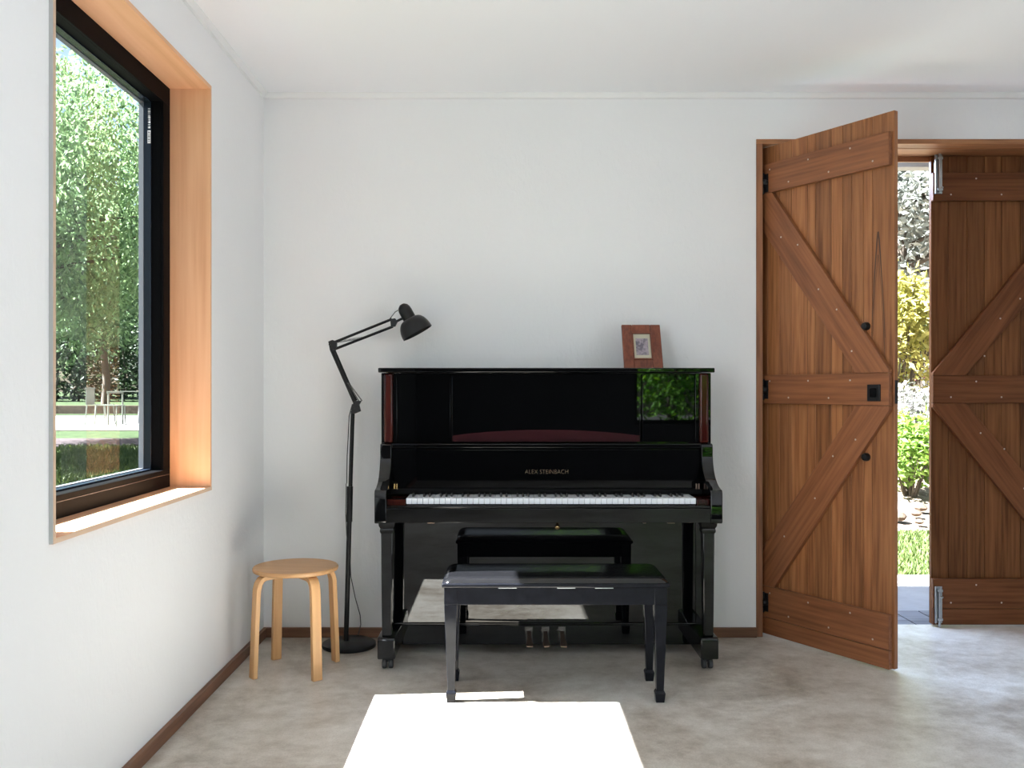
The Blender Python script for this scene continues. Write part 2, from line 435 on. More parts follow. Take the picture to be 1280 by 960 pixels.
# ------------------------------------------------------------------ left window
w1 = tag(empty('window_1', (WX, 3.0, WB)), kind='structure')
def W(mb, name, m, bevel=0, parent=w1):
    o = mb.build(name, m, None, bevel); o.parent = parent
    o.matrix_parent_inverse = Matrix.Translation(-Vector(w1.location)); return o
LP, LT = WX + .010, .015        # lining stands 10 mm proud, 15 mm thick
FX = -1.316                     # room side of the black frame
W(MB().box(FX - .01, LP, WN, WF, WB, WB + LT), 'window_lining', M['ply_y'])
W(MB().box(FX - .01, LP, WN, WF, WT - LT, WT), 'window_lining', M['ply_y'])
W(MB().box(FX - .01, LP, WF - LT, WF, WB + LT, WT - LT), 'window_lining', M['ply_z'])
W(MB().box(FX - .01, LP, WN, WN + LT, WB + LT, WT - LT), 'window_lining', M['ply_z'])
e = MB()
e.box(LP, LP + .0012, WN, WF, WB, WB + LT - .002); e.box(LP, LP + .0012, WN, WN + LT - .002, WB + LT - .002, WT)
W(e, 'lining_edge', M['ply_edge'])
W(MB().box(WX, LP + .0005, WN - .0015, WN, WB, WT), 'lining_side', M['ply_edge_grey'])
iy0, iy1, iz0, iz1 = WN + LT, WF - LT, WB + LT, WT - LT
def ring(y0, y1, z0, z1, w, x0, x1, wt=None, mb=None):
    mb = mb or MB(); wt = wt or w
    mb.box(x0, x1, y0, y1, z0, z0 + w); mb.box(x0, x1, y0, y1, z1 - wt, z1)
    mb.box(x0, x1, y0, y0 + w, z0 + w, z1 - wt); mb.box(x0, x1, y1 - w, y1, z0 + w, z1 - wt); return mb
fm = ring(iy0, iy1, iz0, iz1, .070, FX - .009, FX)
ring(WN + .001, WF - .001, WB + .001, WT - .001, .084, FX - .094, FX - .010, mb=fm)
W(fm, 'window_frame', M['alu'], .0008)
W(ring(iy0 + .070, iy1 - .070, iz0 + .070, iz1 - .070, .006, FX - .094, FX - .046), 'window_sash', M['alu_side'], .001)
W(ring(iy0 + .076, iy1 - .076, iz0 + .076, iz1 - .076, .003, FX - .092, FX - .074), 'glazing_bead', M['gasket'])
gx, g0, g1, g2, g3_ = FX - .085, iy0 + .072, iy1 - .072, iz0 + .072, iz1 - .072
W(MB().add([(gx, g0, g2), (gx, g1, g2), (gx, g1, g3_), (gx, g0, g3_)], [(0, 1, 2, 3)]), 'pane', M['glass'])
W(MB().box(FX - .001, FX + .0015, iy0 + .001, iy1 - .001, iz0 + .049, iz0 + .052), 'groove', M['alu_side'])
# small sticker with bar marks on the far jamb
sy = iy1 - .0762
st = W(MB().box(FX - .045 - .014, FX - .045 - .002, sy - .001, sy - .0002, 2.150, 2.20), 'sticker', M['sticker'])
st['label'] = 'small white sticker with dark bars'
k = MB()
for i, z in enumerate((2.157, 2.163, 2.171, 2.176, 2.184, 2.191)):
    k.box(FX - .045 - .012, FX - .045 - .004, sy - .0016, sy - .001, z, z + (.003 if i % 2 else .0015))
W(k, 'sticker_marks', M['ink'])
k = MB()
for i in range(12):
    z = 2.208 + i * .0068; k.box(FX - .045 - .012, FX - .045 - .003, sy - .0012, sy - .0004, z, z + (.0022 if i % 3 else .004))
W(k, 'barcode', M['sticker'])

# ------------------------------------------------------------------ door frame
FT = .031
mb = MB(); mb.box(DX0, DX0 + FT, WY - .006, 4.72, 0, DT - .023); mb.box(DX1 - FT, DX1, WY - .006, 4.72, 0, DT - .023)
struct('trim_3', mb, M['jamb'], .002)
mb = MB(); mb.box(DX0, DX1, WY - .006, 4.545, DT - .023, DT); mb.box(DX0, DX1, 4.548, 4.72, DT - .024, DT)
mb.box(DX0 + FT, DX1 - FT, 4.704, 4.72, 2.365, DT - .024)
struct('trim_4', mb, M['head'], .0015)

# ------------------------------------------------------------------ barn doors
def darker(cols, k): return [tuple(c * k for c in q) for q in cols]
M['door_z2'] = wood('door_boards_shaded', darker(DW, .55), 'z', rough=.5, spec=.15, island=.20, streak=.6)  # door_2 timber darkened to put its backlit shade into the colour
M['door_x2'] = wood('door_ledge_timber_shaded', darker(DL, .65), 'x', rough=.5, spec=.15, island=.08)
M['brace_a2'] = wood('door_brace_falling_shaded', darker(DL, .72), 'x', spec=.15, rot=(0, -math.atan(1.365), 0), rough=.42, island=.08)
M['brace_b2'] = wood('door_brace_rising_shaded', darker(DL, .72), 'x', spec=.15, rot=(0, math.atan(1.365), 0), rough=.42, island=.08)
def make_door(name, loc, rz, w, hinge_left, seed, edge_gap):
    rnd = random.Random(seed); sfx = '' if hinge_left else '2'
    r = tag(empty(name, loc, rz), kind='structure')
    H0, H1 = .010, 2.388; tb, tl = .024, .024
    fx = (lambda u: u) if hinge_left else (lambda u: w - u)
    def poly(pts):
        p = [(fx(a), b) for a, b in pts]
        return p if hinge_left else p[::-1]
    b = MB(); u = 0
    ws = []
    while u < w - .05:
        q = rnd.choice((.046, .062, .074, .088, .095)); q = min(q, w - u)
        if w - u - q < .04: q = w - u
        ws.append((u, u + q)); u += q
    for a, c in ws: b.box(a + .0006, c - .0006, -tb, 0, H0, H1)
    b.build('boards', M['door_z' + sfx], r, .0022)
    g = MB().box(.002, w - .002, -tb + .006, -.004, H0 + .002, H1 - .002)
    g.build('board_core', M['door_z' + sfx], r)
    U1 = w - edge_gap
    def part(nm, pts, m):
        return MB().prism(poly(pts), -tb - tl, -tb, 'y').build(nm, m, r, .002)
    def rect(z0, z1): return [(.0, z0), (U1, z0), (U1, z1), (.0, z1)]
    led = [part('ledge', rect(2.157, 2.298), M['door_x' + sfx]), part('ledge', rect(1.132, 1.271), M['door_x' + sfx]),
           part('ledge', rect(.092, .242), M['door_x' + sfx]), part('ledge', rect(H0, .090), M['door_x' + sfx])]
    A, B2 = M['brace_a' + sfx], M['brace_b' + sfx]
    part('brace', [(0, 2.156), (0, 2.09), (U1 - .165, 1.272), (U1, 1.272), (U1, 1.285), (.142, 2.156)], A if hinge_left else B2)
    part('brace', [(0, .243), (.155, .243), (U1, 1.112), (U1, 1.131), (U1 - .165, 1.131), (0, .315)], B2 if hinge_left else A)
    def screw(u_, z_): return MB().lathe([(0, 0), (.0045, 0), (.0035, .0012), (0, .0014)], 10, aim((fx(u_), -tb - tl, z_), (0, -1, 0)))
    s = MB()
    for z0, z1 in ((2.157, 2.298), (1.132, 1.271), (.092, .242)):
        for i in range(6):
            u_ = .13 + i * (w - .22) / 5
            z_ = (z0 + .03) if i % 2 else (z1 - .03)
            q = screw(u_, z_); s.add(q.v, q.f)
    for u_, z_ in ((.20, 1.93), (.30, 1.88), (.42, 1.66), (.52, 1.56), (.60, 1.37), (.22, .50), (.40, .70), (.50, .90), (.62, .98)):
        q = screw(u_, z_); s.add(q.v, q.f)
    s.build('screws', M['screw'], r)
    return r, fx


d1, f1 = make_door('door_1', (1.262, 4.60, 0), -math.radians(58.4), .797, True, 5, .010)
yf = -.048
# black butt hinges on the jamb side, square latch, two round pegs
for z in (2.205, 1.200, .165):
    h = MB(); h.box(.085, .122, yf - .004, yf, z - .045, z + .045)
    h.tube([(.094, yf - .010, z - .05), (.094, yf - .010, z + .05)], .009, 12)
    h.lathe([(0, 0), (.016, 0), (.016, .018), (.010, .026), (0, .027)], 16, aim((.110, yf - .003, z), (0, -1, 0)))
    h.build('hinge', M['black_metal'], d1, .001)
lt = MB().box(.683, .748, yf - .006, yf, 1.150, 1.222).build('latch_plate', M['black_metal'], d1, .002)
q = MB().box(.700, .731, yf - .014, yf - .006, 1.166, 1.206).build('latch_pull', M['alu'], lt, .004)
MB().box(.7968, .7985, -.022, -.003, 1.14, 1.24).build('strike_plate', M['black_metal'], d1)
gm = MB()
for sx in (-1, 1):
    for wdt, sh_ in ((.0026, 0), (.0010, .10)):
        pt = [(.717 + sx * (.0005 + .034 * min(1, t) ** .8), 1.883 - sh_ - .46 * t) for t in [i / 14 for i in range(15)]]
        gm.prism([(a - wdt * (1 if sh_ else 1.4 - i / 14), b_) for i, (a, b_) in enumerate(pt)] + [(a + wdt * (1 if sh_ else 1.4 - i / 14), b_) for i, (a, b_) in reversed(list(enumerate(pt)))], -.0243, -.0240, 'y')
gm.build('grain_figure', M['darkgrain'], d1, smooth=False)
for z, u_ in ((1.477, .661), (.905, .661)):
    MB().lathe([(0, 0), (.018, 0), (.018, .012), (.014, .022), (0, .024)], 20, aim((u_, -.024, z), (0, -1, 0))).build('door_peg', M['black_metal'], d1)

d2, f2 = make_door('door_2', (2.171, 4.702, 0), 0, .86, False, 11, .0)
yf = -.048
for z0, z1, zr0, zr1 in ((.002, .205, .0015, .20), (2.190, 2.388, 2.195, 2.392)):
    bolt = MB(); bolt.box(.012, .045, yf - .003, yf, max(z0, .02), z1)
    bolt.box(.006, .012, yf - .012, yf, max(z0, .02), z1)
    bo = bolt.build('drop_bolt', M['galv'], d2, .001)
    rod = MB().tube([(.028, yf - .010, zr0), (.028, yf - .010, zr1)], .0065, 12)
    zk = (z0 + z1) / 2 + (.05 if z0 < 1 else -.07)
    rod.tube([(.028, yf - .010, zk), (.040, yf - .022, zk)], .005, 8)
    rod.build('bolt_rod', M['galv'], bo)
    g = MB()
    for z in (max(z0, .02) + .02, z1 - .02): g.box(.014, .042, yf - .018, yf - .003, z - .006, z + .006)
    g.build('bolt_guide', M['galv'], bo, .001)
for z in (2.23, 1.2, .165):
    MB().tube([(.858, yf - .004, z - .05), (.858, yf - .004, z + .05)], .010, 12).build('hinge', M['black_metal'], d2)

# ------------------------------------------------------------------ upright piano
PX, PW = .187, 1.464
pn = empty('upright_piano', (PX, 4.17, 0))
tag(pn, 'glossy black upright piano with mahogany corner columns against the white wall', 'piano')
def Pp(mb, name, m='piano', bevel=.0015, parent=pn, seg=2):
    """mesh given in room coordinates, x from the piano's middle"""
    mb.v = [(x, y - 4.17, z) for x, y, z in mb.v]
    return mb.build(name, M[m], parent, bevel, seg=seg)
h = PW / 2
DU = 4.085
yb = 4.445
# case sides with S shaped arms: profile in y,z
prof = [(yb, .05), (4.17, .05), (4.17, .636), (3.872, .636), (3.866, .642), (3.866, .765), (3.874, .776), (3.895, .780), (3.925, .786),
        (3.965, .800), (4.000, .822), (4.025, .850), (4.040, .880), (4.047, .910), (4.046, .935), (4.050, .958), (4.060, .962), (DU, .962), (DU, 1.274), (yb, 1.274)]
for sx in (-1, 1):
    a, b_ = sorted((sx * h, sx * (h - .050)))
    Pp(MB().prism(prof, a, b_, 'x'), 'case_side', bevel=.003)
Pp(MB().box(-h + .05, h - .05, yb - .02, yb, .06, 1.272), 'back_board', bevel=0)
Pp(MB().box(-h - .010, h + .010, 4.052, yb + .004, 1.275, 1.296), 'lid', bevel=.004)
# upper front
px = lambda p, D: (p - CX) / F * D - PX
for sx in (-1, 1):
    a, b_ = sorted((sx * (h - .012), sx * (h - .053)))
    Pp(MB().box(a, b_, 4.068, 4.10, .963, 1.272), 'corner_column', 'mahog', .010, seg=4)
    c, d_ = sorted((sx * (h - .053), sx * (h - .070)))
    Pp(MB().box(c, d_, 4.085, 4.11, .963, 1.272), 'column_fillet', bevel=.002)
yu = 4.092
x0, xa, xb, x1 = -h + .071, px(564, yu), px(801, yu), h - .071
for n_, (a, b_) in (('side_panel', (x0, xa - .003)), ('music_desk', (xa + .003, xb - .003)), ('side_panel', (xb + .006, x1))):
    o = Pp(MB().box(a, b_, yu + (0 if n_ != 'music_desk' else -.008), yu + .02, .966, 1.270), n_, bevel=.002)
    if n_ == 'music_desk': desk = o
Pp(MB().box(-h + .06, h - .06, yu + .018, yu + .03, .96, 1.272), 'panel_backing', bevel=0)
k = 16; a, b_ = xa + .006, xb - .006
pts = [(a, .969), (b_, .969)] + [(b_ + (a - b_) * i / k, .995 + .027 * math.sin(PI * i / k) ** .8) for i in range(k + 1)]
Pp(MB().prism(pts, yu - .0088, yu - .0080, 'y'), 'inlay', 'inlay', 0, desk)
# ledge and fallboard
Pp(MB().box(-h + .05, h - .05, 4.050, 4.10, .942, .962), 'fallboard_rail', bevel=.004)
fb = Pp(MB().box(-h + .05, h - .05, 4.066, 4.09, .735, .941), 'fallboard', bevel=.002)
Pp(MB().box(-h + .05, h - .05, 4.060, 4.068, .932, .936), 'fallboard_bead', bevel=.001)
Pp(MB().box(-h + .05, h - .05, 4.030, 4.067, .7415, .763), 'name_strip', 'ebony_matt', .003)
cu = bpy.data.curves.new('lettering', 'FONT'); cu.body = 'ALEX STEINBACH'; cu.size = .034; cu.extrude = .0004; cu.offset = -.0007
cu.align_x = 'CENTER'; cu.space_character = 1.05
to = bpy.data.objects.new('tmp', cu); C.objects.link(to)
dg = bpy.context.evaluated_depsgraph_get()
me = bpy.data.meshes.new_from_object(to.evaluated_get(dg)); bpy.data.objects.remove(to)
xs = [v.co.x for v in me.vertices]; wd = max(xs) - min(xs); tw = .190
# serif look: a fine bar at head and foot of each stroke is drawn with the letters
tc0 = px(683.5, 4.066)
lm = MB(); lm.v = [(v.co.x * tw / wd + tc0, 4.0655 - v.co.z, .828 + v.co.y * .80) for v in me.vertices]; lm.f = [tuple(p.vertices) for p in me.polygons]
Pp(lm, 'lettering', 'gold', 0, fb).data.materials[0] = M['gold']
for sx in (-1, 1):
    for dx in (0, .011):
        Pp(MB().lathe([(0, 0), (.0042, 0), (.0042, .042), (0, .043)], 12, Matrix.Translation((sx * (h - .062 - dx), 4.045, .744))), 'fallboard_hinge_pin', 'brass' if sx < 0 else 'brass_dull', 0)
# keys
k0, k1 = -.4137 - PX, .8138 - PX
kw = (k1 - k0) / 52; ky = 3.895
pat = [1, 0, 1, 1, 0, 1, 1]   # a black key after A, C, D, F, G
names = 'ABCDEFG'
wk = MB()
wk0 = MB().box(0, kw - .0012, ky - 4.17, 4.066 - 4.17, .715, .740)
wproto = wk0.build('white_key', M['ivory'], pn, .0012)
for i in range(52):
    o = wproto if i == 0 else wproto.copy()
    if i: C.objects.link(o); o.parent = pn
    o.location = (k0 + i * kw, 0, 0)
b0 = MB().add([(-.0048, 3.948 - 4.17, .739), (.0048, 3.948 - 4.17, .739), (-.0040, 3.956 - 4.17, .753), (.0040, 3.956 - 4.17, .753),
               (-.0048, 4.066 - 4.17, .739), (.0048, 4.066 - 4.17, .739), (-.0040, 4.066 - 4.17, .754), (.0040, 4.066 - 4.17, .754)],
              [(0, 1, 3, 2), (4, 6, 7, 5), (0, 2, 6, 4), (1, 5, 7, 3), (2, 3, 7, 6), (0, 4, 5, 1)])
bproto = b0.build('black_key', M['ebony'], pn, .0008); first = True
for i in range(51):
    if names[i % 7] in 'ACDFG':
        o = bproto if first else bproto.copy()
        if not first: C.objects.link(o); o.parent = pn
        first = False
        o.location = (k0 + (i + 1) * kw, 0, 0)
for sx, a, b_ in ((-1, -h + .05, k0 - .002), (1, k1 + .002, h - .05)):
    Pp(MB().box(a, b_, ky - .002, 4.066, .700, .735), 'key_block', 'mahog', .002)
Pp(MB().box(-h + .05, h - .05, 3.868, 4.17, .640, .700), 'key_bed', bevel=.002)
Pp(MB().box(-h + .05, h - .05, 3.870, 3.890, .700, .712), 'key_slip', bevel=.004, seg=3)
Pp(MB().lathe([(0, 0), (.006, 0), (.006, .012), (.012, .02), (.012, .026), (.006, .032), (0, .033)], 20, aim((px(697, 3.87), 3.90, .640), (0, -.35, -1))), 'lock_knob', 'brass', 0)
for p_, w_ in ((520, .05), (539, .03), (805, .012), (838, .03)):
    Pp(MB().box(px(p_, 3.95) - w_ / 2, px(p_, 3.95) + w_ / 2, 3.93, 3.97, .628, .640), 'under_bracket', 'piano' if w_ == .05 else 'brass_dull', .001)
# lower front
yl = 4.172
Pp(MB().box(-h + .05, h - .05, yl, yl + .02, .144, .640), 'lower_panel', bevel=.001)
Pp(MB().box(-h + .05, h - .05, yl - .010, yl + .02, .136, .1435), 'lower_bead', bevel=.003)
Pp(MB().box(-h + .05, h - .05, yl - .004, yl + .02, .045, .134), 'bottom_rail', bevel=.002)
for p_ in (661.5, 682, 703):
    x = px(p_, 4.13)
    pd = MB().prism([(x - .013, 4.03), (x + .013, 4.03), (x + .016, 4.05), (x + .011, 4.09), (x + .009, 4.17), (x - .009, 4.17), (x - .011, 4.09), (x - .016, 4.05)], .070, .076, 'z')
    pd.v = [(a, b_, c + (b_ - 4.03) * .22) for a, b_, c in pd.v]
    Pp(pd, 'pedal', 'brass_dull', .0015)
    Pp(MB().box(x - .017, x + .017, yl - .006, yl - .004, .060, .125), 'pedal_slot', 'ebony', .0)
# legs, toes, casters
for sx in (-1, 1):
    cx_ = sx * (h - .044)
    leg = MB().taper((cx_, 3.955, .144), .042, .042, (cx_, 3.955, .590), .050, .050)
    leg = Pp(leg, 'leg', bevel=.004, seg=3)
    cp = MB()
    for z, w_ in ((.590, .052), (.600, .060), (.612, .056), (.624, .062)):
        pass
    zs = [(.585, .050), (.592, .058), (.600, .058), (.606, .054), (.618, .066), (.636, .070)]
    for (za, wa), (zb, wb) in zip(zs, zs[1:]): cp.taper((cx_, 3.955, za), wa, wa, (cx_, 3.955, zb), wb, wb)
    Pp(cp, 'capital', bevel=0, parent=leg)
    t0, t1 = cx_ - .040, cx_ + .040
    toe = MB().prism([(3.910, .052), (3.910, .136), (3.918, .145), (4.02, .145), (4.17, .135), (4.17, .052)], cx_ - .038, cx_ + .038, 'x')
    Pp(toe, 'toe_block', bevel=.006, seg=3)
    ca = MB()
    for dx in (-.014, .014):
        ca.lathe([(0, -.009), (.019, -.009), (.0215, -.006), (.0215, .006), (.019, .009), (0, .009)], 20, aim((cx_ + dx, 3.965, .0215), (1, 0, 0)))
    ca = Pp(ca, 'caster', 'rubber', 0)
    Pp(MB().box(cx_ - .020, cx_ + .020, 3.953, 3.977, .030, .053), 'caster_fork', 'black_metal', .002, ca)

# ------------------------------------------------------------------ piano bench
BX = .198
bn = empty('piano_bench', (BX, 3.67, 0))
tag(bn, 'scuffed black wooden piano bench with tapered legs in front of the piano', 'bench')
def B(mb, name, m='bench', bevel=.002, seg=2, parent=bn): return mb.build(name, M[m], parent, bevel, seg=seg)
hw = .435
B(MB().box(-hw, hw, -.168, .168, .444, .462), 'lid_edge', bevel=.006, seg=3)
top = MB()
lv = [(.462, .0), (.472, .006), (.479, .020), (.481, .045)]
def rr(ix, z, R=.03, n=6):
    a, b_ = hw - .004 - ix, .164 - ix; R = max(R - ix * .3, .006); out = []
    for sx, sy, t0 in ((1, 1, 0), (-1, 1, 90), (-1, -1, 180), (1, -1, 270)):
        for i in range(n + 1):
            t = math.radians(t0 + 90 * i / n); out.append((sx * (a - R) + R * math.cos(t), sy * (b_ - R) + R * math.sin(t), z))
    return out
loops = [rr(ix, z) for z, ix in lv]; n = len(loops[0])
vs = [p for l in loops for p in l]; fs = []
for i in range(len(loops) - 1):
    for j in range(n): fs.append((i * n + j, i * n + (j + 1) % n, (i + 1) * n + (j + 1) % n, (i + 1) * n + j))
fs.append(tuple((len(loops) - 1) * n + j for j in range(n)))
B(top.add(vs, fs), 'seat', 'bench_top', 0)
ap = MB(); aw = hw - .008
ap.box(-aw + .045, aw - .045, -.152, -.132, .376, .443); ap.box(-aw + .045, aw - .045, .132, .152, .376, .443)
ap.box(-aw + .004, -aw + .022, -.125, .125, .376, .443); ap.box(aw - .022, aw - .004, -.125, .125, .376, .443)
B(ap, 'apron')
for sx in (-1, 1):
    for sy in (-1, 1):
        xt, yt = sx * (aw - .025), sy * .130
        xb_, yb_ = sx * (aw - .026), sy * .130
        l = MB().taper((xb_, yb_, .046), .028, .028, (xt, yt, .376), .050, .046)
        l.taper((xt, yt, .3765), .050, .046, (xt, yt, .4435), .050, .046)
        l.taper((xb_, yb_, .0), .032, .032, (xb_, yb_, .036), .040, .040)
        l.taper((xb_, yb_, .036), .040, .040, (xb_, yb_, .0465), .029, .029)
        B(l, 'leg', bevel=.0015)
for x in (-.185, .185, .04):
    B(MB().box(x - .035, x + .035, -.1535, -.150, .4395, .4445), 'lid_hinge', 'galv', .0005)

# ------------------------------------------------------------------ stool
sn = empty('round_stool', (-.893, 3.945, 0), math.radians(-6))
tag(sn, 'low round birch stool with four bentwood legs in the room corner', 'stool')
MB().lathe([(0, .424), (.168, .424), (.178, .428), (.180, .434), (.180, .440), (.176, .445), (0, .445)], 64).build('seat', M['birch_x'], sn)
for i in range(4):
    ang = math.radians(45 + 90 * i)
    # bent strip: centre line in (radius, z)
    cl = [(.192, 0), (.184, .20), (.178, .33), (.176, .365), (.170, .388), (.158, .405), (.140, .4125), (.115, .4135), (.06, .4135)]
    t = .0105; L_, R_ = [], []
    for j, p in enumerate(cl):
        a = Vector(cl[min(j + 1, len(cl) - 1)]) - Vector(cl[max(j - 1, 0)]); a.normalize()
        nrm = Vector((-a.y, a.x)); L_.append(Vector(p) + nrm * t); R_.append(Vector(p) - nrm * t)
    L_[0].y = R_[0].y = 0
    pl = [(q.x, q.y) for q in L_] + [(q.x, q.y) for q in reversed(R_)]
    lg = MB().prism(pl, -.021, .021, 'y')
    Rm = Matrix.Rotation(ang, 4, 'Z'); lg.v = [tuple(Rm @ Vector(q)) for q in lg.v]
    lg.build('leg', M['birch_z'], sn, .0025)

# ------------------------------------------------------------------ floor lamp
DL_ = 4.305
fl = empty('floor_lamp', (-.725, DL_, 0))
tag(fl, 'black jointed floor lamp with dome shade on round base beside the piano', 'lamp')
def lp(x, y, d=0):
    p = at(x, y, DL_); return Vector((p[0] + .725, d, p[2]))
MB().lathe([(0, 0), (.124, 0), (.126, .004), (.124, .016), (.112, .022), (.02, .026), (0, .026)], 56).build('base', M['black_metal'], fl)
pole = MB(); pb = lp(432.5, 797); pb.z = .02
pole.tube([pb, lp(437, 640)], .0115, 16); pole.tube([lp(437, 640), lp(441, 514)], .0095, 16)
pole.tube([lp(436.6, 652), lp(437.4, 608)], .0145, 16)
pole.build('pole', M['black_metal'], fl)
cord = MB()
cord.tube([lp(433.4, 604, -.014), lp(433, 640, -.02), lp(434, 668, -.014), lp(437, 700, .012), lp(438, 722, .014), lp(443, 750, .03), lp(448, 772, .05), lp(448.5, 785, .06), lp(446, 797, .03)], .0022, 8)
cord.tube([lp(441, 505, -.012), lp(437, 520, -.014), lp(436, 545, -.016), lp(434.5, 570, -.013), lp(434, 604, -.012)], .0022, 8)
cord.build('cord', M['rubber'], fl)
br = MB()
for d in (-.010, .006):
    q = [lp(440, 509), lp(443, 501), lp(452, 501), lp(449, 506), lp(451, 514), lp(444, 517), lp(439, 517)]
    br.prism([(v.x, v.z) for v in q], d, d + .004, 'y')
br.tube([lp(442, 510, -.012), lp(442, 510, .012)], .006, 12); br.tube([lp(449, 502, -.012), lp(449, 502, .012)], .004, 12)
br.tube([lp(447, 514, -.012), lp(447, 514, .012)], .004, 12)
br.build('base_joint', M['black_metal'], fl)
def arm(pairs, name, r_=.0062):
    a = MB()
    for p, q, d in pairs: a.tube([lp(*p, d), lp(*q, d)], r_, 4)
    return a.build(name, M['black_metal'], fl)
arm([((414, 437), (443, 503), .006), ((416, 434), (445, 501), -.006)], 'lower_arm', .0078)
arm([((418, 428), (490, 399), -.006), ((419, 436), (491, 408), .006)], 'upper_arm')
el = MB(); q = [lp(411, 427), lp(416, 425), lp(421, 427), lp(421, 436), lp(417, 440), lp(413, 438)]
for d in (-.013, .009): el.prism([(v.x, v.z) for v in q], d, d + .004, 'y')
for p_ in ((412.5, 431), (419, 428), (416.5, 437)): el.tube([lp(*p_, -.015), lp(*p_, .015)], .0042, 10)
el.build('elbow_joint', M['black_metal'], fl)
hd = MB(); q = [lp(488, 399), lp(494, 398), lp(497, 402), lp(494, 408), lp(489, 409)]
for d in (-.011, .007): hd.prism([(v.x, v.z) for v in q], d, d + .004, 'y')
hd.tube([lp(495, 402), lp(503, 398)], .006, 10)
hd.build('head_joint', M['black_metal'], fl)
def spring(p, q, d, r_=.005, turns=26):
    sp = MB()
    a, b_ = lp(*p, d), lp(*q, d); t = (b_ - a).normalized(); u = t.orthogonal().normalized(); v = t.cross(u)
    pts = [a + (b_ - a) * (i / (turns * 6)) + (u * math.cos(i * PI / 3) + v * math.sin(i * PI / 3)) * r_ for i in range(turns * 6 + 1)]
    sp.tube(pts, .0012, 4); sp.build('spring', M['spring'], fl)
spring((435, 478), (452, 501), .012, .003); spring((435, 478), (449, 501), -.012, .003)
spring((421, 427), (453, 422), .012, .0055)
p0, p1 = lp(503.5, 383), lp(521.5, 415.5)
ax = (p1 - p0).normalized(); HL = (p1 - p0).length
sh = MB(); Rr = .0755
pr = [(0, -.012), (.012, -.010), (.024, .000), (.030, .014), (.031, .030), (.031, .074)]
dome = []
z_end = HL + .004; z_st = .066; dz = z_end - z_st
for i in range(11):
    t = i / 10 * PI / 2; dome.append((.031 + (Rr - .031) * math.sin(t) ** .9, z_st + dz * (1 - math.cos(t)) ** .95))
inner = [(max(r_ - .002, .0), z - .0008) for r_, z in reversed(dome)]
soc = sh.lathe(pr, 32, aim(p0, ax)).build('lamp_socket', M['black_metal'], fl)
MB().lathe(dome + inner, 48, aim(p0, ax)).build('lamp_shade', M['black_metal'], fl)
MB().lathe([(0, .064), (.014, .066), (.016, .076), (.026, .095), (.028, .105), (.022, .118), (0, .125)], 24, aim(p0, ax)).build('bulb', M['lampwhite'], fl)
cb = MB().tube([lp(487, 399, .0), lp(490, 395, 0), lp(494, 390, 0), lp(499, 387, 0)], .002, 8).build('head_cord', M['rubber'], fl)

# ------------------------------------------------------------------ small photo frame on the piano
fr_ = empty('photo_frame', (.645, 4.232, 1.2985))
tag(fr_, 'small red-brown wooden photo frame leaning back on the piano lid', 'photo frame')
tilt = -math.radians(26); Rt = Matrix.Rotation(tilt, 4, 'X')
def Fm(mb, name, m, bevel=.0, parent=fr_):
    mb.v = [tuple(Rt @ Vector(q) + Vector((0, .0078, 0))) for q in mb.v]; return mb.build(name, M[m], parent, bevel)
fw, fh, bw = .0905, .232, .048
g = MB(); g.box(-fw, -fw + bw, 0, .018, 0, fh); g.box(fw - bw, fw, 0, .018, 0, fh)
g.box(-fw + bw, fw - bw, 0, .018, 0, bw + .002); g.box(-fw + bw, fw - bw, 0, .018, fh - bw, fh)
fo = Fm(g, 'frame', 'frame', .003)
g = MB(); a, b0_, b1_ = fw - bw, bw + .002, fh - bw
g.box(-a - .004, -a + .003, -.004, .004, b0_ - .004, b1_ + .004); g.box(a - .003, a + .004, -.004, .004, b0_ - .004, b1_ + .004)
g.box(-a - .004, a + .004, -.004, .004, b0_ - .006, b0_ + .002); g.box(-a - .004, a + .004, -.004, .004, b1_ - .002, b1_ + .004)
Fm(g, 'frame_bead', 'frame', .0015, fo)
Fm(MB().box(-a, a, .006, .008, b0_, b1_), 'mount', 'matboard')
Fm(MB().box(-.029, .029, .0050, .0058, b0_ + .022, b1_ - .024), 'print', 'print')
st_ = MB().prism([(.02, .02), (.105, .0), (.098, .0), (.075, .155)], -.02, .02, 'x')
st_ = MB().add([(-.02, .1040, .15), (.02, .1040, .15), (-.02, .125, 0.0), (.02, .125, 0.0), (-.02, .110, .15), (.02, .110, .15), (-.02, .131, 0.0), (.02, .131, 0.0)],
               [(0, 1, 3, 2), (4, 6, 7, 5), (0, 4, 5, 1), (2, 3, 7, 6), (0, 2, 6, 4), (1, 5, 7, 3)]).build('easel_back', M['black_metal'], fr_)

# ------------------------------------------------------------------ garden
rng = random.Random(3)
def leaves(mb, c, rad, n, size, droop=0.0, rnd=rng, flat=0, wide=.42):
    for _ in range(n):
        p = [c[i] + rnd.gauss(0, rad[i] * .5) for i in range(3)]
        s = size * rnd.uniform(.6, 1.3)
        d = Vector((rnd.gauss(0, 1), rnd.gauss(0, 1), rnd.gauss(0, .6) - droop)).normalized()
        u = Vector((rnd.gauss(0, 1), rnd.gauss(0, 1), rnd.gauss(0, 1) + flat)); u = (u - d * u.dot(d)).normalized()
        v = d.cross(u)
        P = Vector(p); k = len(mb.v)
        mb.v += [tuple(P), tuple(P + d * s * .45 + v * s * wide * .5), tuple(P + d * s + u * s * .12), tuple(P + d * s * .45 - v * s * wide * .5)]
        mb.f.append((k, k + 1, k + 2, k + 3))


